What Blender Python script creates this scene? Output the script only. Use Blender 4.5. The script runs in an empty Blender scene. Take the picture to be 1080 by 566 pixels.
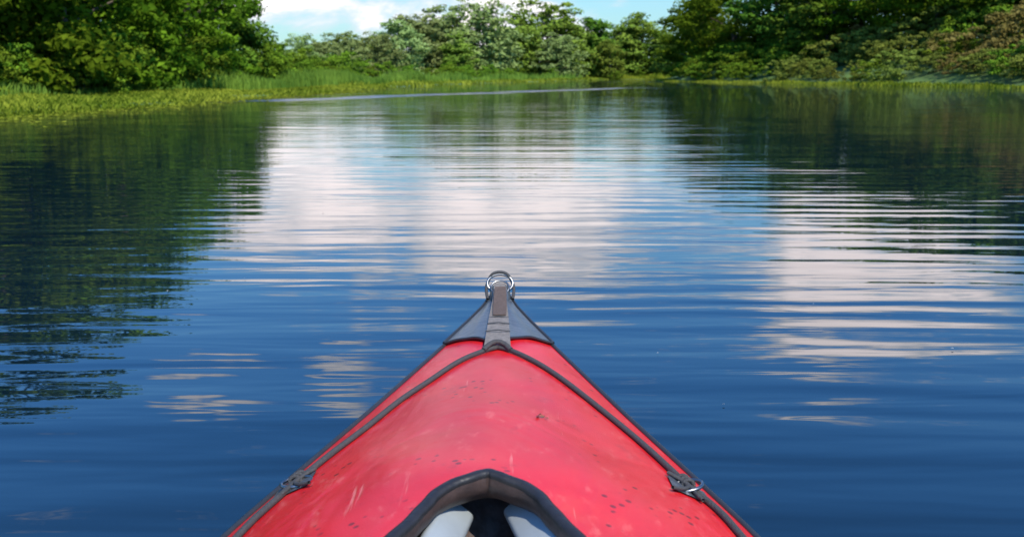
import bpy, math, random
import numpy as np
from mathutils import Vector, Matrix, Quaternion

scene = bpy.context.scene
scene.view_settings.view_transform = 'Standard'
scene.view_settings.look = 'None'
scene.view_settings.exposure = 0
rng = np.random.default_rng(7)
random.seed(7)
R = math.radians

# ------------------------------------------------------------------ helpers
class NT:
    def __init__(s, nt): s.nt = nt; s.n = nt.nodes; s.l = nt.links
    def node(s, t, **kw):
        n = s.n.new(t)
        for k, v in kw.items(): setattr(n, k, v)
        return n
    def put(s, sock, v):
        if v is None: return
        if isinstance(v, bpy.types.NodeSocket): s.l.new(v, sock)
        else: sock.default_value = v
    def m(s, op, a, b=None, c=None, clamp=False):
        n = s.n.new('ShaderNodeMath'); n.operation = op; n.use_clamp = clamp
        s.put(n.inputs[0], a); s.put(n.inputs[1], b); s.put(n.inputs[2], c)
        return n.outputs[0]
    def mix(s, f, a, b, bt='MIX'):
        n = s.n.new('ShaderNodeMix'); n.data_type = 'RGBA'; n.blend_type = bt
        s.put(n.inputs[0], f)
        for i, v in ((6, a), (7, b)):
            if isinstance(v, tuple) and len(v) == 3: v = (*v, 1)
            s.put(n.inputs[i], v)
        return n.outputs[2]
    def noise(s, vec, scale, detail=2, rough=.5, dist=0):
        n = s.n.new('ShaderNodeTexNoise')
        if vec is not None: s.l.new(vec, n.inputs['Vector'])
        n.inputs['Scale'].default_value = scale; n.inputs['Detail'].default_value = detail
        n.inputs['Roughness'].default_value = rough; n.inputs['Distortion'].default_value = dist
        return n.outputs[0]
    def mapping(s, vec, scale=(1, 1, 1), rot=(0, 0, 0), loc=(0, 0, 0)):
        n = s.n.new('ShaderNodeMapping'); s.l.new(vec, n.inputs[0])
        n.inputs['Scale'].default_value = scale; n.inputs['Rotation'].default_value = rot
        n.inputs['Location'].default_value = loc
        return n.outputs[0]
    def sstep(s, v, a, b, lo=0., hi=1.):
        n = s.n.new('ShaderNodeMapRange'); n.interpolation_type = 'SMOOTHSTEP'
        s.put(n.inputs[0], v); n.inputs[1].default_value = a; n.inputs[2].default_value = b
        n.inputs[3].default_value = lo; n.inputs[4].default_value = hi
        return n.outputs[0]

def newmat(name):
    m = bpy.data.materials.new(name); m.use_nodes = True
    nt = NT(m.node_tree)
    b = m.node_tree.nodes['Principled BSDF']
    return m, nt, b

def simple(name, col, rough=.5, metal=0., nscale=30, amt=.35, bump=.0, bscale=200):
    m, t, b = newmat(name)
    tc = t.node('ShaderNodeTexCoord').outputs['Object']
    n = t.noise(tc, nscale, 4, .6)
    dark = tuple(c * (1 - amt) for c in col)
    lite = tuple(min(1, c * (1 + amt)) for c in col)
    t.put(b.inputs['Base Color'], t.mix(n, dark, lite))
    b.inputs['Roughness'].default_value = rough
    b.inputs['Metallic'].default_value = metal
    if bump:
        bn = t.node('ShaderNodeBump'); bn.inputs['Strength'].default_value = bump
        bn.inputs['Distance'].default_value = .002
        t.l.new(t.noise(tc, bscale, 3), bn.inputs['Height']); t.l.new(bn.outputs[0], b.inputs['Normal'])
    return m

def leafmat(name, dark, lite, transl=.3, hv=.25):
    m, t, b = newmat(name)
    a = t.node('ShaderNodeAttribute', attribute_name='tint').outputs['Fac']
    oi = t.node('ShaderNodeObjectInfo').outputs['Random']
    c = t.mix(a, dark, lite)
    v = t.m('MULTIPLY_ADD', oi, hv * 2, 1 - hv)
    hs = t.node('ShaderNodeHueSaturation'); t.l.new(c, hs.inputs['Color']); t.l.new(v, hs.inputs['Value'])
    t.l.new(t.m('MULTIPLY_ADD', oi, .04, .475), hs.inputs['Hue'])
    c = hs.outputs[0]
    d = t.node('ShaderNodeBsdfDiffuse'); t.l.new(c, d.inputs[0])
    out = m.node_tree.nodes['Material Output'].inputs[0]
    m.node_tree.nodes.remove(b)
    if transl <= 0:
        t.l.new(d.outputs[0], out); return m
    tr = t.node('ShaderNodeBsdfTranslucent')
    t.l.new(t.mix(.4, c, (.14, .22, .02), 'MIX') , tr.inputs[0])
    mx = t.node('ShaderNodeMixShader'); mx.inputs[0].default_value = transl
    t.l.new(d.outputs[0], mx.inputs[1]); t.l.new(tr.outputs[0], mx.inputs[2])
    t.l.new(mx.outputs[0], out)
    return m

class MB:
    def __init__(s): s.v = []; s.f = []; s.mi = []; s.ti = []; s.n = 0
    def add(s, v, f, mat=0, tint=.5):
        v = np.asarray(v, float); f = np.asarray(f, int)
        s.v.append(v); s.f.append(f + s.n); s.n += len(v)
        s.mi.append(np.full(len(f), mat))
        s.ti.append(np.broadcast_to(np.asarray(tint, float), (len(f),)).copy())
    def mesh(s, name, mats, smooth=False):
        v = np.concatenate(s.v); f = np.concatenate(s.f)
        me = bpy.data.meshes.new(name)
        me.vertices.add(len(v)); me.vertices.foreach_set('co', v.ravel())
        me.loops.add(f.size); me.loops.foreach_set('vertex_index', f.ravel())
        me.polygons.add(len(f)); me.polygons.foreach_set('loop_start', np.arange(0, f.size, 4))
        me.polygons.foreach_set('loop_total', np.full(len(f), 4))
        for m in mats: me.materials.append(m)
        me.update(calc_edges=True)
        me.polygons.foreach_set('material_index', np.concatenate(s.mi))
        me.polygons.foreach_set('use_smooth', np.full(len(f), smooth))
        at = me.attributes.new('tint', 'FLOAT', 'FACE'); at.data.foreach_set('value', np.concatenate(s.ti))
        me.validate()
        return me

def obj(name, me, parent=None, loc=(0, 0, 0)):
    o = bpy.data.objects.new(name, me); scene.collection.objects.link(o)
    o.location = loc
    if parent: o.parent = parent
    return o

def empty(name, loc=(0, 0, 0)):
    o = bpy.data.objects.new(name, None); scene.collection.objects.link(o); o.location = loc
    return o

def tube(pts, rad, sides=8):
    pts = np.asarray(pts, float); n = len(pts)
    rad = np.broadcast_to(np.asarray(rad, float), (n,))
    T = np.gradient(pts, axis=0); T /= np.linalg.norm(T, axis=1)[:, None] + 1e-9
    ref = np.array([0, 0, 1.]) if abs(T[0][2]) < .9 else np.array([1., 0, 0])
    V = []
    a = np.linspace(0, 2 * np.pi, sides, endpoint=False)
    u = np.cross(T[0], ref); u /= np.linalg.norm(u)
    for i in range(n):
        u = u - T[i] * np.dot(u, T[i]); u /= np.linalg.norm(u) + 1e-9
        w = np.cross(T[i], u)
        V.append(pts[i] + rad[i] * (np.cos(a)[:, None] * u + np.sin(a)[:, None] * w))
    V = np.concatenate(V); F = []
    for i in range(n - 1):
        for j in range(sides):
            k = (j + 1) % sides
            F.append((i * sides + j, i * sides + k, (i + 1) * sides + k, (i + 1) * sides + j))
    return V, F

def norm(a): return a / (np.linalg.norm(a, axis=1)[:, None] + 1e-9)

def leaves(c, nrm, size, asp=.6):
    N = len(c); r = norm(rng.normal(size=(N, 3)))
    u = norm(np.cross(nrm, r)); w = np.cross(nrm, u)
    L = (size * rng.uniform(.6, 1.3, N))[:, None]
    fold = nrm * L * .18
    V = np.stack([c + u * L, c + w * L * asp + fold, c - u * L, c - w * L * asp + fold], 1).reshape(-1, 3)
    return V, np.arange(4 * N).reshape(N, 4)

def smoothpath(P, n):
    P = np.asarray(P, float); t = np.linspace(0, len(P) - 1, n); out = []
    for x in t:
        i = min(int(x), len(P) - 2); f = x - i
        p0 = P[max(i - 1, 0)]; p1 = P[i]; p2 = P[i + 1]; p3 = P[min(i + 2, len(P) - 1)]
        out.append(.5 * ((2 * p1) + (-p0 + p2) * f + (2 * p0 - 5 * p1 + 4 * p2 - p3) * f * f + (-p0 + 3 * p1 - 3 * p2 + p3) * f ** 3))
    return np.array(out)

# ------------------------------------------------------------------ sun / world
SUN_EL, SUN_AZ = 50, 156      # azimuth clockwise from +Y
s = Vector((math.sin(R(SUN_AZ)) * math.cos(R(SUN_EL)), math.cos(R(SUN_AZ)) * math.cos(R(SUN_EL)), math.sin(R(SUN_EL))))
sl = bpy.data.lights.new('sun', 'SUN'); sl.energy = 5.0; sl.angle = R(.5); sl.color = (1, .94, .82)
so = bpy.data.objects.new('sun', sl); scene.collection.objects.link(so)
so.rotation_euler = (-s).to_track_quat('-Z', 'Y').to_euler(); so.location = s * 50

w = bpy.data.worlds.new('World'); scene.world = w; w.use_nodes = True
try:
    w.cycles.sampling_method = 'MANUAL'; w.cycles.sample_map_resolution = 512
except Exception as e: print(e)
t = NT(w.node_tree); bg = w.node_tree.nodes['Background']
STR = .13
bg.inputs['Strength'].default_value = STR
sky = t.node('ShaderNodeTexSky', sky_type='NISHITA'); sky.sun_disc = False
sky.sun_elevation = R(SUN_EL); sky.sun_rotation = R(SUN_AZ); sky.air_density = 1.2; sky.dust_density = .5; sky.ozone_density = 2.5
tc = t.node('ShaderNodeTexCoord').outputs['Generated']
sp = t.node('ShaderNodeSeparateXYZ'); t.l.new(tc, sp.inputs[0])
az = t.m('MULTIPLY', t.m('ARCTAN2', sp.outputs[0], sp.outputs[1]), 57.2958)
el = t.m('MULTIPLY', t.m('ARCSINE', sp.outputs[2]), 57.2958)
cv = t.node('ShaderNodeCombineXYZ')
t.l.new(t.m('MULTIPLY', az, 1 / 5.0), cv.inputs[0]); t.l.new(t.m('MULTIPLY', el, 1 / 2.4), cv.inputs[1]); cv.inputs[2].default_value = 3.3
nz = t.noise(cv.outputs[0], 1.0, 6, .56, .3)
fld = nz
for (a, e, ra, re, wt) in [(-10.5, 7.6, 8.3, 4.2, .42), (1.5, 7.7, 6.4, 4.6, .42), (19.5, 10, 7.4, 4.0, .56), (-17.6, 17.2, 4.3, 1.3, .34),
                           (-10.2, 17, 1.8, 1.5, .24), (-4, .8, 30, 3.0, .16), (14, 14.6, 3, .6, .2), (60, 14, 25, 7, .15), (-70, 18, 25, 8, .15), (170, 30, 40, 12, .12)]:
    d1 = t.m('POWER', t.m('ABSOLUTE', t.m('DIVIDE', t.m('SUBTRACT', az, a), ra)), 2.)
    d2 = t.m('POWER', t.m('ABSOLUTE', t.m('DIVIDE', t.m('SUBTRACT', el, e), re)), 2.)
    g = t.m('EXPONENT', t.m('MULTIPLY', t.m('ADD', d1, d2), -1.))
    fld = t.m('ADD', fld, t.m('MULTIPLY', g, wt))
cl = t.sstep(fld, .62, .82)
shade = t.sstep(fld, .70, 1.0)
deep = t.sstep(el, 3, 22)
tint = t.mix(deep, (.60, .92, 1.20), (.44, 1.06, 1.78))
skyc = t.mix(1.0, sky.outputs[0], tint, 'MULTIPLY')
cc = t.mix(shade, (6.4, 6.9, 7.6), (14.0, 12.4, 12.2))
t.l.new(t.mix(t.m('MULTIPLY', cl, .95), skyc, cc), bg.inputs['Color'])

# ------------------------------------------------------------------ camera
H = .95
cam = bpy.data.cameras.new('camera'); co = bpy.data.objects.new('camera', cam); scene.collection.objects.link(co)
cam.lens = 35; cam.sensor_width = 36; cam.clip_end = 5000; cam.clip_start = .05
co.location = (0, 0, H); co.rotation_euler = (R(90 - 11.0), 0, 0)
cam.dof.use_dof = True; cam.dof.focus_distance = 2.2; cam.dof.aperture_fstop = 7.5
scene.camera = co

# ------------------------------------------------------------------ ground
YL = [-400, -60, 0, 22, 34, 50, 71, 90, 110, 150, 205, 230]
XL = [-14, -14, -11.8, -11.4, -11.2, -10.6, -9.5, -7.5, -4, 7, 20, 26]
YR = [-400, 0, 60, 71, 90, 110, 142, 170, 205]
XR = [40, 40, 38, 36, 32, 28, 21.5, 25, 30]
xl = lambda y: np.interp(y, YL, XL)
xr = lambda y: np.interp(y, YR, XR)
def shore(x, y):   # >0 in water
    wob = .5 * np.sin(y * .35) + .3 * np.sin(y * .9 + 1)
    return np.minimum(np.minimum(x - xl(y) + wob, xr(y) - x + wob), 206 - y + 1.5 * np.sin(x * .2))
def gz(x, y):
    sd = shore(x, y)
    z = np.clip(-sd * .10, -1.2, .08) + np.clip((-sd - 9) * .03, 0, 6)
    right = (x > xr(y)) & (y < 200)
    z = z + np.where(right, np.clip((-sd - 1.2) * .28, 0, 3.6), 0)
    return z
gx = np.concatenate([[-3000, -1200, -500, -250, -150], np.arange(-100, 120.1, 1.5), [150, 250, 500, 1200, 3000]])
gy = np.concatenate([[-3000, -1200, -400, -200, -100, -60], np.arange(-40, 260.1, 1.5), [300, 400, 700, 1500, 3500]])
X, Y = np.meshgrid(gx, gy); Z = gz(X, Y)
Z = Z + .03 * np.sin(X * 1.3) * np.sin(Y * 1.1) * (Z > .05)
mb = MB(); nx = len(gx); ny = len(gy)
idx = np.arange(nx * ny).reshape(ny, nx)
F = np.stack([idx[:-1, :-1], idx[:-1, 1:], idx[1:, 1:], idx[1:, :-1]], -1).reshape(-1, 4)
mb.add(np.stack([X, Y, Z], -1).reshape(-1, 3), F)
gm, t, b = newmat('meadow')
tc = t.node('ShaderNodeTexCoord').outputs['Object']
c = t.mix(t.sstep(t.noise(tc, .25, 5), .35, .65), (.05, .10, .015), (.11, .19, .03))
c = t.mix(t.sstep(t.noise(tc, 3, 4), .5, .75), c, (.09, .1, .04))
t.l.new(c, b.inputs['Base Color']); b.inputs['Roughness'].default_value = .9
obj('ground', mb.mesh('ground', [gm], True))

# ------------------------------------------------------------------ water
wm, t, b = newmat('water')
tc = t.node('ShaderNodeTexCoord').outputs['Object']
sp = t.node('ShaderNodeSeparateXYZ'); t.l.new(tc, sp.inputs[0])
b.inputs['Base Color'].default_value = (.0035, .013, .023, 1)
b.inputs['IOR'].default_value = 1.62
n1 = t.noise(t.mapping(tc, (.30, 1.5, 1), (0, 0, R(4))), 1.0, 2, .45, .4)
n2 = t.noise(t.mapping(tc, (.9, 5.0, 1), (0, 0, R(-5))), 1.0, 2, .5, .3)
n3 = t.noise(t.mapping(tc, (.10, .35, 1)), 1.0, 2, .5)
n4 = t.noise(t.mapping(tc, (2.5, 11.0, 1), (0, 0, R(9))), 1.0, 2, .5, .3)
dx = t.m('SUBTRACT', sp.outputs[0], .3); dy = t.m('ADD', sp.outputs[1], 4.)
rad = t.m('SQRT', t.m('ADD', t.m('MULTIPLY', t.m('MULTIPLY', dx, dx), .35), t.m('MULTIPLY', dy, dy)))
rad = t.m('ADD', rad, t.m('MULTIPLY', n1, .5))
ring = t.m('SINE', t.m('MULTIPLY', rad, 2 * math.pi / .30))
patch = t.sstep(t.noise(t.mapping(tc, (.22, .12, 1), (0, 0, 0), (3, 1, 0)), 1.0, 2, .5), .32, .60, .25, 1)
near = t.sstep(sp.outputs[1], 7, 2.5)           # the hull sends out slightly steeper ripples close by
h = t.m('ADD', t.m('MULTIPLY', n1, t.m('MULTIPLY_ADD', near, .010, .009)), t.m('MULTIPLY', n2, t.m('MULTIPLY_ADD', near, .0022, .0024)))
h = t.m('ADD', h, t.m('MULTIPLY', n3, .018))
h = t.m('ADD', h, t.m('MULTIPLY', n4, .0006))
h = t.m('ADD', h, t.m('MULTIPLY', t.m('MULTIPLY', ring, patch), t.m('MULTIPLY_ADD', near, .0005, .00068)))
bn = t.node('ShaderNodeBump'); bn.inputs['Strength'].default_value = 1; bn.inputs['Distance'].default_value = 1.0
t.l.new(h, bn.inputs['Height']); t.l.new(bn.outputs[0], b.inputs['Normal'])
off = t.m('SUBTRACT', t.m('MULTIPLY', t.m('ADD', sp.outputs[0], 11.), .894), t.m('MULTIPLY', t.m('SUBTRACT', sp.outputs[1], 36.), .447))
off = t.m('ADD', off, t.m('MULTIPLY', t.noise(t.mapping(tc, (.08, .08, 1)), 1.0, 2), 3.))
q = t.m('DIVIDE', t.m('SUBTRACT', off, 2.2), 1.3)
br = t.m('EXPONENT', t.m('MULTIPLY', t.m('MULTIPLY', q, q), -1.))
br = t.m('MULTIPLY', br, t.sstep(t.noise(t.mapping(tc, (.3, .3, 1)), 1.0, 3), .30, .55))
br = t.m('MULTIPLY', br, t.sstep(sp.outputs[1], 26, 40)); br = t.m('MULTIPLY', br, t.sstep(sp.outputs[1], 85, 62))
br2 = t.sstep(t.noise(t.mapping(tc, (.05, .10, 1), (0, 0, R(-12)), (1.7, .4, 0)), 1.0, 3, .5), .54, .66)
br2 = t.m('MULTIPLY', br2, t.sstep(sp.outputs[1], 45, 80, 0, .3))
t.l.new(t.m('MULTIPLY_ADD', t.m('MAXIMUM', br, br2), .36, .008), b.inputs['Roughness'])
mb = MB()
ws = np.concatenate([[-3000, -300], np.linspace(-60, 60, 9), [300, 3000]])
X, Y = np.meshgrid(ws, ws); k = len(ws); idx = np.arange(k * k).reshape(k, k)
F = np.stack([idx[:-1, :-1], idx[:-1, 1:], idx[1:, 1:], idx[1:, :-1]], -1).reshape(-1, 4)
mb.add(np.stack([X, Y, 0 * X], -1).reshape(-1, 3), F)
obj('lake_water', mb.mesh('lake_water', [wm]))

# ------------------------------------------------------------------ trees
bark = simple('bark', (.09, .07, .05), .9, nscale=6, amt=.5)
LM = {
 'green': leafmat('leaves_green', (.045, .095, .006), (.18, .29, .018), .35),
 'bush': leafmat('leaves_bush', (.050, .105, .010), (.18, .29, .022), 0),
 'far': leafmat('leaves_far', (.08, .14, .018), (.23, .33, .045), 0),
 'dark': leafmat('leaves_dark', (.038, .085, .010), (.13, .22, .022), 0),
 'willow': leafmat('leaves_willow', (.13, .19, .05), (.29, .37, .12), 0),
 'scrub': leafmat('leaves_scrub', (.09, .12, .018), (.22, .26, .045), 0),
 'rust': leafmat('leaves_rust', (.11, .085, .02), (.24, .19, .055), 0),
}
def tree_mesh(name, mat, W=.75, base=.08, ncl=130, per=85, size=.165, seed=0, trunk=True, Ht=10., crs=(.035, .085), nb=9):
    global rng
    old = rng; rng = np.random.default_rng(seed)
    m = MB()
    wob = rng.normal(size=(6, 2)) * .18; wob[0] = 0
    tp = np.array([[wob[i][0] * i / 2, wob[i][1] * i / 2, Ht * .82 * i / 5] for i in range(6)])
    tp = smoothpath(tp, 14)
    bo = []
    for i in range(nb):
        f = (i + .5) / nb; a = i * 2.4 + rng.uniform(-.4, .4)
        prof = math.sin(math.pi * (f * .84 + .14)) ** .65
        bo.append((W * Ht / 2 * prof * .62 * math.cos(a), W * Ht / 2 * prof * .62 * math.sin(a), Ht * (base + (1 - base) * (f * .84 + .03)), Ht * rng.uniform(.12, .2)))
    if trunk:
        tp2 = tp.copy(); tp2[0][2] = -.3
        V, F = tube(tp2, np.linspace(.24, .05, 14) * Ht / 10); m.add(V, F, 1)
        for (bx, by, bz, br_) in bo:
            tz = min(bz * .75, Ht * .8); tb = tp[int(np.clip(tz / (Ht * .82) * 13, 0, 13))]
            c = np.array([bx, by, bz])
            V, F = tube(smoothpath([tb, (tb + c) / 2 + np.array([0, 0, .3]), c], 6), np.linspace(.09, .025, 6) * Ht / 10, 5); m.add(V, F, 1)
    for i in range(ncl):
        bx, by, bz, br_ = bo[i % nb]
        d = rng.normal(size=3); d /= np.linalg.norm(d)
        c = np.array([bx, by, bz]) + d * br_ * rng.uniform(.4, 1.2) * np.array([1.15 * W / .75, 1.15 * W / .75, .85])
        c[2] = max(c[2], Ht * base * .6)
        cr = Ht * rng.uniform(*crs)
        n = int(per * rng.uniform(.5, 1.4)); d = norm(rng.normal(size=(n, 3)))
        rad = cr * (.3 + .8 * rng.uniform(0, 1, n) ** .6)[:, None]
        p = c + d * rad * np.array([1.3, 1.3, .7])
        nr = norm(d * .6 + rng.normal(size=(n, 3)) * .5 + np.array([0, -.2, .5]))
        V, F = leaves(p, nr, size)
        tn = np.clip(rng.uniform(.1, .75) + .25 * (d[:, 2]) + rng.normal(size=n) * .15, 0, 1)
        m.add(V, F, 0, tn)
    rng = old
    return m.mesh(name, [mat, bark])

TV = {}
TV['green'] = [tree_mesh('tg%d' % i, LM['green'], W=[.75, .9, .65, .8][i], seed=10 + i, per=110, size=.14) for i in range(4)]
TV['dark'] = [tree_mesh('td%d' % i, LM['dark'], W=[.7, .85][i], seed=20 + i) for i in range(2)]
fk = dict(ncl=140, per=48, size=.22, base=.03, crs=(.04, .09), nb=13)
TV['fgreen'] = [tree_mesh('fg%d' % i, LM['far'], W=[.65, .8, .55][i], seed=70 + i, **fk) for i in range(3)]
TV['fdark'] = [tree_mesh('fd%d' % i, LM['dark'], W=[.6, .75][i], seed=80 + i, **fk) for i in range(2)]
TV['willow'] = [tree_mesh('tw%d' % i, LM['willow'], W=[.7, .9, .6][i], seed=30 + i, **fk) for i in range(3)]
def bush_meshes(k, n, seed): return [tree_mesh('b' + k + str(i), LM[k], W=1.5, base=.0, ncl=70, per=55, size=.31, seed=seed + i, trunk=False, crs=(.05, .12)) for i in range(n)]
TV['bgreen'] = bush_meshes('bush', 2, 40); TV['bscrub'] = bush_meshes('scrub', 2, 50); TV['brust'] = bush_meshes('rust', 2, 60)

cnt = 0
def plant(kind, name, x, y, h, parent=None, sx=1.):
    global cnt
    cnt += 1; v = TV[kind]; me = v[cnt % len(v)]
    o = obj(name, me, parent, (x, y, float(gz(np.array(x), np.array(y))) - .05))
    sc = h / 10; o.scale = (sc * sx * random.uniform(.9, 1.15), sc * sx * random.uniform(.9, 1.15), sc)
    o.rotation_euler = (0, 0, random.uniform(-.5, .5))
    return o

for (x, y, h, k) in [(-26, 22, 12, 'green'), (-28, 29, 13, 'green'), (-24, 35, 13, 'dark'), (-21.5, 41, 12.5, 'green'), (-20.5, 47, 11.5, 'green'), (-20, 53, 10.5, 'green'), (-19.5, 60, 9.6, 'green'), (-19.5, 68, 8.6, 'dark'), (-21, 77, 7, 'green'),
                  (-34, 38, 14.5, 'fdark'), (-29, 46, 13.5, 'fgreen'), (-27, 54, 12.5, 'fdark'), (-26, 63, 11.5, 'fgreen'), (-27, 73, 9.5, 'fdark'), (-36, 26, 14, 'fdark')]:
    plant(k, 'deciduous_tree', x, y, h, sx=1.15 if k[0] != 'f' else 1.4)
for (x, y, h) in [(28, 152, 12.0), (30.5, 140, 13.5), (33.5, 128, 13), (37, 118, 12.8), (41, 112, 13), (43, 104, 12.2), (46, 99, 12), (49, 95, 11.6), (52, 90, 11.6), (56, 86, 12), (59, 78, 11.5), (61, 68, 11)]:
    plant('green' if random.random() < .6 else 'dark', 'deciduous_tree', x, y, h, sx=1.3)
for (x, y, h) in [(39, 135, 13.5), (49, 117, 13.5), (55, 107, 13), (61, 99, 13)]:
    plant('fdark', 'deciduous_tree', x, y, h, sx=1.7)

far = empty('distant_tree_line')
for (px, y, h, k) in [(295, 108, 4.2, 'fgreen'), (318, 115, 5.0, 'willow'), (345, 125, 4.8, 'willow'), (372, 135, 6.3, 'willow'), (400, 142, 6.6, 'willow'), (425, 150, 8.8, 'willow'), (330, 150, 5.5, 'fgreen'), (385, 165, 6.8, 'fgreen'),
                      (440, 178, 11.5, 'willow'), (468, 185, 12.0, 'willow'), (500, 188, 14.0, 'willow'), (522, 196, 10.5, 'willow'), (550, 200, 12.5, 'fgreen'), (575, 205, 15.2, 'fgreen'), (600, 208, 12.0, 'fgreen'), (625, 214, 13.8, 'fdark'),
                      (648, 218, 11.5, 'fgreen'), (672, 220, 14.6, 'fgreen'), (694, 216, 10.5, 'fdark'), (712, 195, 9, 'fgreen'), (735, 190, 13, 'fdark'), (455, 205, 10.5, 'fgreen'), (535, 222, 10.5, 'fgreen'), (610, 235, 11, 'fgreen'), (660, 240, 12, 'fdark'), (705, 235, 10, 'fdark'), (560, 235, 11, 'fdark'),
                      (485, 178, 8, 'fgreen'), (588, 196, 9, 'willow'), (640, 205, 8.5, 'fgreen'), (405, 195, 8, 'fgreen'), (360, 180, 7, 'fgreen')]:
    x = (px - 540) / 1050 * y
    plant(k, 'far_tree', x, y, h * random.uniform(.93, 1.03), far, sx=1.3)
    plant('bgreen', 'far_undergrowth', x + random.uniform(-2, 2), y - 5, random.uniform(1.6, 3), far)

us = empty('bank_undergrowth')
for y in np.arange(20, 100, 2.8):
    x = -18.5 + (y > 75) * (y - 75) * .1 + random.uniform(-1, 1)
    plant('bgreen', 'bush', x - max(0, (40 - y) * .25), y, random.uniform(1.8, 3.4), us)
for y in np.arange(100, 180, 5):
    plant('bgreen', 'bush', float(xl(y)) - 12 + random.uniform(-1, 1), y, random.uniform(1.5, 2.5), us)
rs = empty('scrub_slope')
for i in range(84):
    y = 58 + 92 * (i + random.random()) / 84; off = [3, 7.5, 12][i % 3] + random.uniform(-1.5, 1.5)
    x = float(xr(y)) + off
    k = random.choice(['bscrub', 'bscrub', 'bscrub', 'brust', 'brust', 'bgreen', 'bgreen'])
    if y > 115: k = 'bgreen'
    plant(k, 'shrub', x, y, random.uniform(1.3, 2.7) + off * .17, rs, sx=1.15)

# ------------------------------------------------------------------ reeds / grasses
def blades(N, xf, hmin, hmax, wd, lean=.25):
    x, y = xf(N); z = gz(x, y); z = np.maximum(z, -.1)
    N = len(x); h = rng.uniform(hmin, hmax, N); a = rng.uniform(0, 2 * np.pi, N)
    h = h * (.72 + .28 * np.sin(x * .9 + y * .31 + 2 * np.sin(y * .17)))
    l = rng.normal(size=(N, 2)) * lean
    wx = np.cos(a) * wd; wy = np.sin(a) * wd
    B = np.stack([x, y, z], 1); Wv = np.stack([wx, wy, 0 * wx], 1)
    Mi = B + np.stack([l[:, 0] * h * .35, l[:, 1] * h * .35, h * .6], 1)
    Tp = B + np.stack([l[:, 0] * h, l[:, 1] * h, h], 1)
    V = np.stack([B - Wv, B + Wv, Mi + Wv * .9, Mi - Wv * .9, Tp + Wv * .15, Tp - Wv * .15], 1).reshape(-1, 3)
    b0 = np.arange(N)[:, None] * 6
    F = np.concatenate([b0 + np.array([[0, 1, 2, 3]]), b0 + np.array([[3, 2, 4, 5]])])
    cl = .5 + .3 * np.sin(x * .7 + y * .23) + .2 * np.sin(y * 1.1 - x * .4)
    tn = np.clip(cl + rng.normal(size=N) * .2, 0, 1)
    return V, F, np.concatenate([tn, tn])
reedm = leafmat('reed_leaves', (.12, .21, .03), (.25, .36, .05), .3, 0)
marsh = leafmat('marsh_leaves', (.12, .19, .015), (.32, .38, .04), .3, 0)
def strip(lo, hi, y0, y1, pw=1.):
    def f(N):
        y = y0 + (y1 - y0) * rng.uniform(0, 1, N) ** pw
        o = rng.uniform(lo, hi, N)
        wob = .5 * np.sin(y * .35) + .3 * np.sin(y * .9 + 1)
        return xl(y) - wob - o, y
    return f
m = MB()
V, F, tn = blades(34000, strip(-.6, 9, 12, 75), .06, .26, .03, .7); m.add(V, F, 0, tn)
V, F, tn = blades(4000, strip(-1.4, .4, 14, 34), .03, .12, .03, .8); m.add(V, F, 0, tn)
V, F, tn = blades(12000, strip(-.5, 10, 75, 205), .15, .45, .06, .4); m.add(V, F, 0, tn)
def farf(N):
    return rng.uniform(-10, 45, N), rng.uniform(205, 214, N)
V, F, tn = blades(6000, farf, .4, 1.2, .07, .3); m.add(V, F, 0, tn)
def rb(N):
    y = rng.uniform(50, 175, N); wob = .5 * np.sin(y * .35) + .3 * np.sin(y * .9 + 1)
    return xr(y) + wob + rng.uniform(-.4, 1.2, N), y
V, F, tn = blades(10000, rb, .12, .4, .045, .4); m.add(V, F, 0, tn)
obj('marsh_grass', m.mesh('marsh_grass', [marsh]))
m = MB()
V, F, tn = blades(15000, strip(3.5, 9, 54, 108, .85), .5, 1.45, .03, .14); m.add(V, F, 0, tn)
V, F, tn = blades(6000, strip(6.5, 9.5, 26, 60), .25, .7, .03, .2); m.add(V, F, 0, tn)
V, F, tn = blades(3000, strip(3, 9, 105, 190), .6, 1.5, .05, .14); m.add(V, F, 0, tn)
obj('reed_bed', m.mesh('reed_bed', [reedm]))
m = MB()
N = 2200
y = rng.uniform(13, 60, N); x = xl(y) + np.abs(rng.normal(size=N)) * .9
n = norm(np.stack([rng.normal(size=N) * .05, rng.normal(size=N) * .05, np.ones(N)], 1))
V, F = leaves(np.stack([x, y, np.full(N, .015)], 1), n, .09, .8); m.add(V, F, 0, rng.uniform(.2, 1, N))
obj('floating_pond_weed', m.mesh('floating_pond_weed', [marsh]))
m = MB()
N = 26; y = rng.uniform(2.2, 14, N); x = rng.uniform(-.5, .5, N) * y
n = norm(np.stack([rng.normal(size=N) * .1, rng.normal(size=N) * .1, np.ones(N)], 1))
V, F = leaves(np.stack([x, y, np.full(N, .006)], 1), n, .006, .6); m.add(V, F)
obj('floating_fluff', m.mesh('floating_fluff', [simple('fluff', (.5, .5, .45), .9)]))

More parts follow.
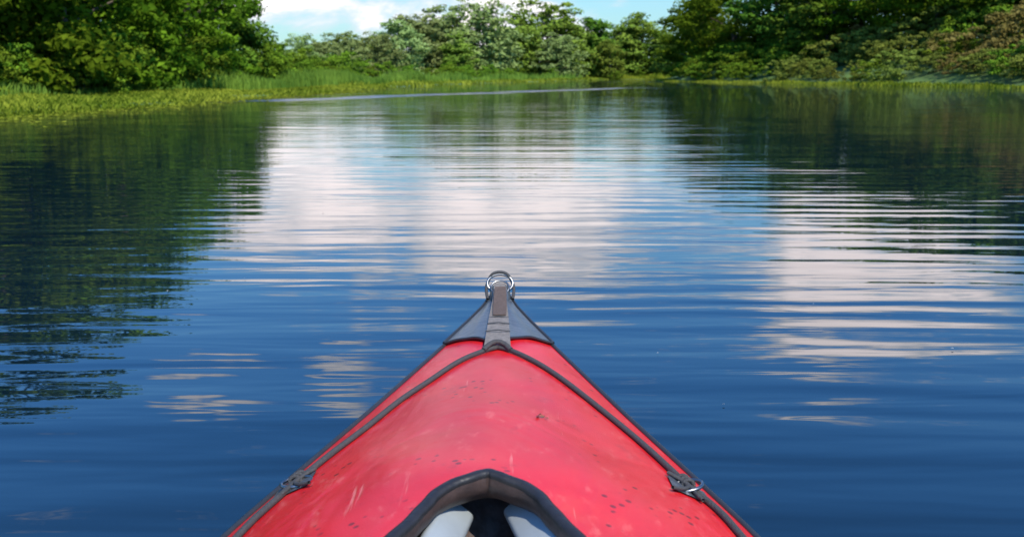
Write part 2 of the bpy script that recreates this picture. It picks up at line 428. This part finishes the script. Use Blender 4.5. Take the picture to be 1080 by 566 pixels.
# ------------------------------------------------------------------ kayak
KX = -.032
kayak = empty('kayak', (KX, 0, 0))
red, t, b = newmat('red_deck_fabric')
tc = t.node('ShaderNodeTexCoord').outputs['Object']
big = t.noise(tc, 3.2, 5, .6, .4)
c = t.mix(t.sstep(big, .3, .7), (.62, .010, .013), (.80, .020, .024))
scuff = t.sstep(t.noise(t.mapping(tc, (1, .45, 1), (0, 0, R(20))), 30, 6, .72), .55, .70)
c = t.mix(t.m('MULTIPLY', scuff, .34), c, (.90, .22, .17))
dust = t.sstep(t.noise(tc, 7, 8, .75), .52, .72)
c = t.mix(t.m('MULTIPLY', dust, .22), c, (.88, .20, .15))
scr = t.sstep(t.noise(t.mapping(tc, (60, 3, 10), (0, 0, R(32))), 1, 3, .6), .68, .74)
c = t.mix(t.m('MULTIPLY', scr, .4), c, (.92, .38, .3))
stain = t.sstep(t.noise(t.mapping(tc, (1, .6, 1), (0, 0, 0), (4, 2, 0)), 9, 5, .7), .58, .70)
c = t.mix(t.m('MULTIPLY', stain, .40), c, (.38, .008, .010))
vo = t.node('ShaderNodeTexVoronoi'); vo.inputs['Scale'].default_value = 48; t.l.new(tc, vo.inputs['Vector'])
spk = t.m('MULTIPLY', t.sstep(vo.outputs['Distance'], .28, .14), t.sstep(t.noise(tc, 8, 3), .54, .60))
c = t.mix(t.m('MULTIPLY', spk, .85), c, (.12, .012, .010))
t.l.new(c, b.inputs['Base Color'])
t.l.new(t.m('MULTIPLY_ADD', dust, .18, .33), b.inputs['Roughness'])
bn = t.node('ShaderNodeBump'); bn.inputs['Distance'].default_value = .014; bn.inputs['Strength'].default_value = .7
hh = t.m('ADD', t.noise(t.mapping(tc, (1, .5, 1)), 5, 3, .5, .8), t.m('MULTIPLY', t.noise(tc, 420, 2), .03))
hh = t.m('ADD', hh, t.m('MULTIPLY', scr, -.03))
t.l.new(hh, bn.inputs['Height']); t.l.new(bn.outputs[0], b.inputs['Normal'])
hullm = simple('hull_rubber', (.05, .052, .058), .55, nscale=12)
rubber = simple('black_rubber', (.085, .095, .108), .33, nscale=25, amt=.5, bump=.7, bscale=50)
piping = simple('dark_piping', (.03, .032, .036), .5, nscale=40)
cordm = simple('grey_cord', (.06, .058, .057), .8, nscale=220, amt=.6, bump=1, bscale=500)
webm = simple('webbing', (.22, .19, .165), .85, nscale=110, amt=.7, bump=1, bscale=600)
metal = simple('worn_steel', (.30, .30, .30), .35, 1., nscale=60, amt=.5)
liner = simple('brown_liner', (.06, .036, .030), .5, nscale=34, amt=.95, bump=1, bscale=60)
rimm = simple('black_rim', (.020, .018, .019), .5, nscale=40, amt=.5, bump=1, bscale=60)
padm = simple('grey_pvc', (.34, .375, .39), .45, nscale=18, amt=.22)
whitem = simple('white_pvc', (.75, .75, .74), .5, nscale=14, amt=.08)

HWy = [-2.6, -2.3, -1.8, -1.2, -.4, .4, .9, 1.369, 1.56, 1.854, 2.2, 2.303, 2.42, 2.52, 2.585, 2.62]
HWx = [.02, .12, .25, .38, .44, .455, .445, .392, .336, .248, .150, .121, .078, .044, .028, .018]
hw = lambda y: np.interp(y, HWy, HWx)
zs = lambda y: np.interp(y, [-2.6, -2.0, -1, 0, 1.37, 2.3, 2.62], [.36, .31, .27, .26, .28, .32, .358])
zr = lambda y: np.interp(y, [-2.6, -2.0, -1, -.5, .3, 1.0, 1.3, 1.8, 2.13, 2.3, 2.62], [.375, .36, .38, .40, .40, .415, .420, .385, .357, .36, .375])
YA, YB = 1.272, -.75
def win(y):
    f = np.clip(YA - y, 0, None); g = np.clip(y - YB, 0, None)
    a = np.where(f < .03, f * 1.8, .054 + (f - .03) * .46)
    return np.minimum(np.minimum(a, .27), .4 * np.sqrt(g))
def dz(x, y):
    tt = np.clip(np.abs(x) / hw(y), 0, 1)
    z = zs(y) + (zr(y) - zs(y)) * (1 - tt ** 1.6)
    return z + .003 * np.sin(x * 19 + y * 7) * np.sin(y * 11 + x * 5) * (1 - tt ** 4)
ys = np.unique(np.concatenate([np.linspace(-2.6, 2.62, 150), YA - np.linspace(0, .3, 24) ** 2 * 3, YA - np.linspace(0, .035, 6), np.linspace(2.2, 2.62, 26)]))
U = 26
def sheet(yv, xin, xout, zf, side, off=0.):
    u = np.linspace(0, 1, U)
    Xs = side * (xin(yv)[:, None] + (xout(yv) - xin(yv))[:, None] * u[None]); Ys = np.repeat(yv[:, None], U, 1)
    V = np.stack([Xs, Ys, zf(Xs, Ys) + off], -1).reshape(-1, 3)
    idx = np.arange(len(yv) * U).reshape(-1, U)
    F = np.stack([idx[:-1, :-1], idx[:-1, 1:], idx[1:, 1:], idx[1:, :-1]], -1).reshape(-1, 4)
    if side < 0: F = F[:, ::-1]
    return V, F
def weld(o, d=.0004):
    md = o.modifiers.new('weld', 'WELD'); md.merge_threshold = d
m = MB()
for sd in (-1, 1): m.add(*sheet(ys, win, hw, dz, sd))
deck = obj('deck', m.mesh('deck', [red], True), kayak); weld(deck)
m = MB()
for sd in (-1, 1):
    q = np.linspace(0, 1, 12)
    P = []
    for y in ys:
        h = hw(y); z0 = zs(y); kz = -.12 + max(0, (y - 1.6)) ** 2 * .12 + max(0, (-y - 1.6)) ** 2 * .12
        a = q * math.pi / 2
        P.append(np.stack([sd * h * np.cos(a) ** .7 * (1 - .15 * q), np.full(12, y), z0 + (kz - z0) * np.sin(a)], -1))
    V = np.concatenate(P); idx = np.arange(len(ys) * 12).reshape(-1, 12)
    F = np.stack([idx[:-1, :-1], idx[:-1, 1:], idx[1:, 1:], idx[1:, :-1]], -1).reshape(-1, 4)
    m.add(V, F if sd < 0 else F[:, ::-1])
obj('hull', m.mesh('hull', [hullm], True), kayak)
m = MB()
for sd in (-1, 1):
    yy = ys[::2]
    V, F = tube(np.stack([sd * (hw(yy) + .001), yy, zs(yy) + .001], 1), .0055, 8); m.add(V, F)
obj('edge_piping', m.mesh('edge_piping', [piping], True), kayak)
m = MB()
N = 40; uu = np.linspace(-1, 1, 41)
rows = []
for i in range(N):
    f = i / (N - 1); row = []
    for u in uu:
        back = 2.285 - .13 * (1 - abs(u)) ** .8 + .03 * math.sin(math.pi * abs(u))
        y = back + (2.632 - back) * f
        x = u * (hw(y) + .003)
        row.append((x, y, float(dz(x, y)) + .0035 + .006 * f + .002 * math.sin(u * 14 + f * 5) * (1 - abs(u))))
    rows.append(row)
V = np.array(rows).reshape(-1, 3); idx = np.arange(N * 41).reshape(N, 41)
F = np.stack([idx[:-1, :-1], idx[:-1, 1:], idx[1:, 1:], idx[1:, :-1]], -1).reshape(-1, 4)
m.add(V, F)
cap = obj('bow_cap', m.mesh('bow_cap', [rubber], True), kayak)
so_ = cap.modifiers.new('s', 'SOLIDIFY'); so_.thickness = .003; so_.offset = 1
m = MB()
V, F = tube(np.array(rows[0]) + np.array([0, 0, .004]), .003, 6); m.add(V, F)
for sd in (0, 40):
    V, F = tube(np.array([r[sd] for r in rows]) + np.array([0, 0, .003]), .0045, 6); m.add(V, F)
obj('cap_seam', m.mesh('cap_seam', [piping], True), kayak)
m = MB()
V, F = tube(smoothpath([(0, 2.50, .352), (0, 2.56, .368), (0, 2.62, .374), (0, 2.645, .362), (0, 2.652, .34)], 16), np.array([.012, .02, .025, .027, .028, .028, .028, .027, .027, .026, .026, .025, .024, .023, .02, .01]), 16); m.add(V, F)
obj('nose_block', m.mesh('nose_block', [rubber], True), kayak)
def ribbon(path, width, th=.0025):
    P = smoothpath(path, 30); wd = np.interp(np.linspace(0, 1, 30), np.linspace(0, 1, len(width)), width)
    T = norm(np.gradient(P, axis=0)); sidev = np.array([1., 0, 0]); n = norm(np.cross(sidev[None], T)) * -1
    n = np.where(n[:, 2:3] < 0, -n, n)
    W = wd[:, None] * sidev / 2
    ring = np.stack([P - W, P + W, P + W + n * th, P - W + n * th], 1)
    V = ring.reshape(-1, 3); F = []
    for i in range(29):
        for j in range(4):
            k = (j + 1) % 4; F.append((i * 4 + j, i * 4 + k, i * 4 + 4 + k, i * 4 + 4 + j))
    F.append((0, 1, 2, 3)); F.append((119, 118, 117, 116))
    return V, np.array(F)
m = MB()
V, F = ribbon([(0, 2.115, .366), (0, 2.2, .371), (0, 2.35, .376), (0, 2.47, .384), (0, 2.56, .398), (0, 2.60, .402)], [.058, .054, .046, .036, .030, .028]); m.add(V, F)
obj('bow_strap', m.mesh('bow_strap', [webm]), kayak)
brown = simple('brown_webbing', (.12, .08, .06), .8, nscale=120, amt=.5, bump=1, bscale=500)
m = MB()
V, F = ribbon([(.002, 2.34, .380), (.002, 2.42, .386), (.002, 2.50, .396), (.002, 2.55, .404)], [.032, .034, .032, .028]); m.add(V, F)
obj('strap_keeper', m.mesh('strap_keeper', [brown]), kayak)
m = MB()
for yy, ww in ((2.33, .048), (2.27, .052), (2.20, .056)):
    V, F = tube([(-ww / 2, yy, .377), (0, yy, .380), (ww / 2, yy, .377)], .0014, 6)
    m.add(V, F)
obj('strap_stitching', m.mesh('strap_stitching', [piping], True), kayak)
m = MB()
a = np.linspace(0, 2 * np.pi, 40)
V, F = tube(np.stack([.034 * np.cos(a), 2.60 + .012 * np.sin(a), .404 + .022 * np.sin(a)], 1), .0036, 8); m.add(V, F)
V, F = tube(np.stack([.024 * np.cos(a), 2.585 + .016 * np.sin(a), .396 + .015 * np.sin(a)], 1), .0028, 8); m.add(V, F)
obj('bow_ring', m.mesh('bow_ring', [metal], True), kayak)
m = MB()
V, F = tube(smoothpath([(-.032, 2.55, .372), (-.036, 2.60, .395), (-.019, 2.61, .428), (.016, 2.61, .429), (.036, 2.60, .397), (.034, 2.55, .372)], 30), .0042, 8); m.add(V, F)
obj('bow_loop_cord', m.mesh('bow_loop_cord', [cordm], True), kayak)

m = MB()
def cordpath(P, lift=.006):
    P = smoothpath([(x, y, 0) for x, y in P], 60)
    z = dz(P[:, 0], P[:, 1]); z = np.where(np.abs(P[:, 0]) > hw(P[:, 1]), zs(P[:, 1]), z)
    P[:, 2] = z + lift; return P
att = {-1: (-.315, 1.490), 1: (.308, 1.455)}
for sd in (-1, 1):
    ax, ay = att[sd]
    P = cordpath([(sd * .002, 2.118), (sd * .035, 2.085), (sd * .112, 1.96), (sd * .190, 1.79), (sd * .255, 1.63), (ax, ay)])
    V, F = tube(P, .0054, 8); m.add(V, F)
    P = cordpath([(ax, ay), (sd * .338, 1.40), (sd * .362, 1.30), (sd * .395, 1.15), (sd * .42, .9)])
    V, F = tube(P, .0054, 8); m.add(V, F)
    for k in range(3):
        aa = np.linspace(0, 2 * np.pi, 16); cy = ay + .010 + k * .008; cx = ax - sd * k * .003
        zz = float(dz(cx, cy)) + .006
        V, F = tube(np.stack([cx + .009 * np.cos(aa), cy + .003 * np.sin(aa), zz + .008 * np.sin(aa)], 1), .0034, 6); m.add(V, F)
    for dx, dy in ((-.035, -.05), (.012, -.05), (-.03, .03)):
        P = cordpath([(ax, ay), (ax + dx * sd * .4, ay + dy * .6), (ax + dx * sd, ay + dy)], .008)
        V, F = tube(P, .0032, 6); m.add(V, F)
V, F = tube(smoothpath([(-.03, 2.088, .364), (-.016, 2.108, .372), (0, 2.114, .376), (.016, 2.108, .372), (.03, 2.088, .364)], 20), .0056, 8); m.add(V, F)
obj('deck_cord', m.mesh('deck_cord', [cordm], True), kayak)
m = MB(); m2 = MB()
for sd in (-1, 1):
    ax, ay = att[sd]
    L = 14; rows = []
    for i in range(L):
        for j in range(L):
            x = ax + (j / (L - 1) - .5) * .06; y = ay - .002 + (i / (L - 1) - .5) * .07
            x = sd * min(abs(x), hw(y) - .002)
            rows.append((x, y, float(dz(x, y)) + .003))
    idx = np.arange(L * L).reshape(L, L)
    F = np.stack([idx[:-1, :-1], idx[:-1, 1:], idx[1:, 1:], idx[1:, :-1]], -1).reshape(-1, 4)
    m.add(np.array(rows), F)
    aa = np.linspace(0, 2 * np.pi, 28)
    V, F = tube(np.stack([ax - sd * .004 + .024 * np.cos(aa), ay + .02 * np.sin(aa), float(dz(ax, ay)) + .009 + .004 * np.cos(aa)], 1), .003, 8); m2.add(V, F)
obj('cord_anchor_patch', m.mesh('cord_anchor_patch', [rubber], True), kayak)
obj('anchor_rings', m2.mesh('anchor_rings', [metal], True), kayak)
m = MB()
old = rng; rng = np.random.default_rng(3)
pp = np.array([[.082, 1.585, 0], [.086, 1.59, 0], [.078, 1.59, 0], [.075, 1.58, 0], [.09, 1.582, 0]]); pp[:, 2] = dz(pp[:, 0], pp[:, 1]) + .003
V, F = leaves(pp, norm(np.array([[.1, .2, 1.]] * 5) + rng.normal(size=(5, 3)) * .3), .007, .5); m.add(V, F)
rng = old
obj('leaf_fragment', m.mesh('leaf_fragment', [simple('dry_leaf', (.20, .08, .04), .8)]), kayak)

# cockpit coaming
yo = YA - np.linspace(0, 1, 90) ** 2 * (YA - YB)
yo = yo[(yo > YB + .002)]
L = np.stack([-win(yo), yo], 1)[::-1]; Rr = np.stack([win(yo), yo], 1)[1:]
outl = np.concatenate([L, Rr])
for _ in range(9):
    outl[1:-1] = (outl[:-2] + 2 * outl[1:-1] + outl[2:]) / 4
dd = np.gradient(outl, axis=0); nn = np.stack([-dd[:, 1], dd[:, 0]], 1); nn /= np.linalg.norm(nn, axis=1)[:, None] + 1e-9
sg = np.sign(np.sum(nn * (outl - np.array([0, .3])), 1)); nn *= sg[:, None]
wv = .0010 * np.sin(np.arange(len(outl)) * .45) + .0006 * np.sin(np.arange(len(outl)) * 1.3)
def lipV(sec):
    rows = []
    for (ox, oz) in sec:
        p = outl + nn * (ox + wv[:, None]); zb = dz(outl[:, 0], outl[:, 1])
        rows.append(np.stack([p[:, 0], p[:, 1], zb + oz], 1))
    A = np.stack(rows, 1); n, k, _ = A.shape; idx = np.arange(n * k).reshape(n, k)
    F = np.stack([idx[:-1, :-1], idx[:-1, 1:], idx[1:, 1:], idx[1:, :-1]], -1).reshape(-1, 4)
    return A.reshape(-1, 3), F
m = MB(); V, F = lipV([(.013, -.002), (.011, .002), (.006, .004), (.0, .004), (-.004, .002), (-.005, -.002), (-.004, -.006)]); m.add(V, F)
obj('coaming', m.mesh('coaming', [rimm], True), kayak)
m = MB(); V, F = lipV([(-.004, -.004), (-.005, -.012), (-.003, -.022), (.004, -.032), (.012, -.040), (.03, -.05)]); m.add(V, F)
obj('coaming_flap', m.mesh('coaming_flap', [liner], True), kayak)
m = MB()
for sd in (-1, 1): m.add(*sheet(ys[ys < 2.2], lambda y: win(y) + .002, lambda y: hw(y) - .004, dz, sd, -.006))
obj('deck_lining', m.mesh('deck_lining', [liner], True), kayak)
m = MB(); yy = np.linspace(-2.0, 1.9, 40)
for sd in (1, -1):
    m.add(*sheet(yy, lambda y: 0 * y, lambda y: hw(y) * .93, lambda x, y: .05 + .18 * (np.abs(x) / hw(y)) ** 3, sd))
obj('cockpit_floor', m.mesh('cockpit_floor', [liner], True), kayak)
m = MB(); rows = []
for i in range(14):
    f = i / 13
    for j in range(21):
        u = j / 20 * 2 - 1
        rows.append((u * .15, 1.25 + .13 * (1 - u * u) - .10 * f + .006 * math.sin(u * 9 + f * 4), .345 - .13 * f - .02 * u * u))
idx = np.arange(14 * 21).reshape(14, 21)
F = np.stack([idx[:-1, :-1], idx[:-1, 1:], idx[1:, 1:], idx[1:, :-1]], -1).reshape(-1, 4)
m.add(np.array(rows), F)
obj('inner_cloth', m.mesh('inner_cloth', [liner], True), kayak)
def slab(name, p0, p1, wd, th, mat, roll=0, bev=.45):
    p0 = Vector(p0); p1 = Vector(p1); d = (p1 - p0); Ln = d.length
    bpy.ops.mesh.primitive_cube_add(size=1); o = bpy.context.object; o.name = name
    o.scale = (wd, Ln, th); bpy.ops.object.transform_apply(scale=True)
    o.location = (p0 + p1) / 2; q = d.to_track_quat('Y', 'Z'); o.rotation_mode = 'QUATERNION'
    o.rotation_quaternion = q @ Quaternion((0, 1, 0), roll)
    bv = o.modifiers.new('b', 'BEVEL'); bv.width = th * bev; bv.segments = 5
    for p in o.data.polygons: p.use_smooth = True
    o.data.materials.append(mat); o.parent = kayak
    return o
slab('foot_brace', (-.044, 1.30, .358), (-.088, 1.02, .354), .054, .020, padm, R(-38))
slab('foot_brace_pad', (.042, 1.31, .362), (.108, 1.02, .358), .054, .020, padm, R(38))
slab('footrest', (-.025, 1.155, .358), (.045, 1.155, .358), .04, .03, whitem)
slab('seat', (0, -.35, .12), (0, .1, .12), .42, .1, padm)
slab('seat_back', (0, -.42, .14), (0, -.50, .42), .40, .06, padm)
bpy.context.view_layer.update()
print('objects', len(bpy.data.objects))
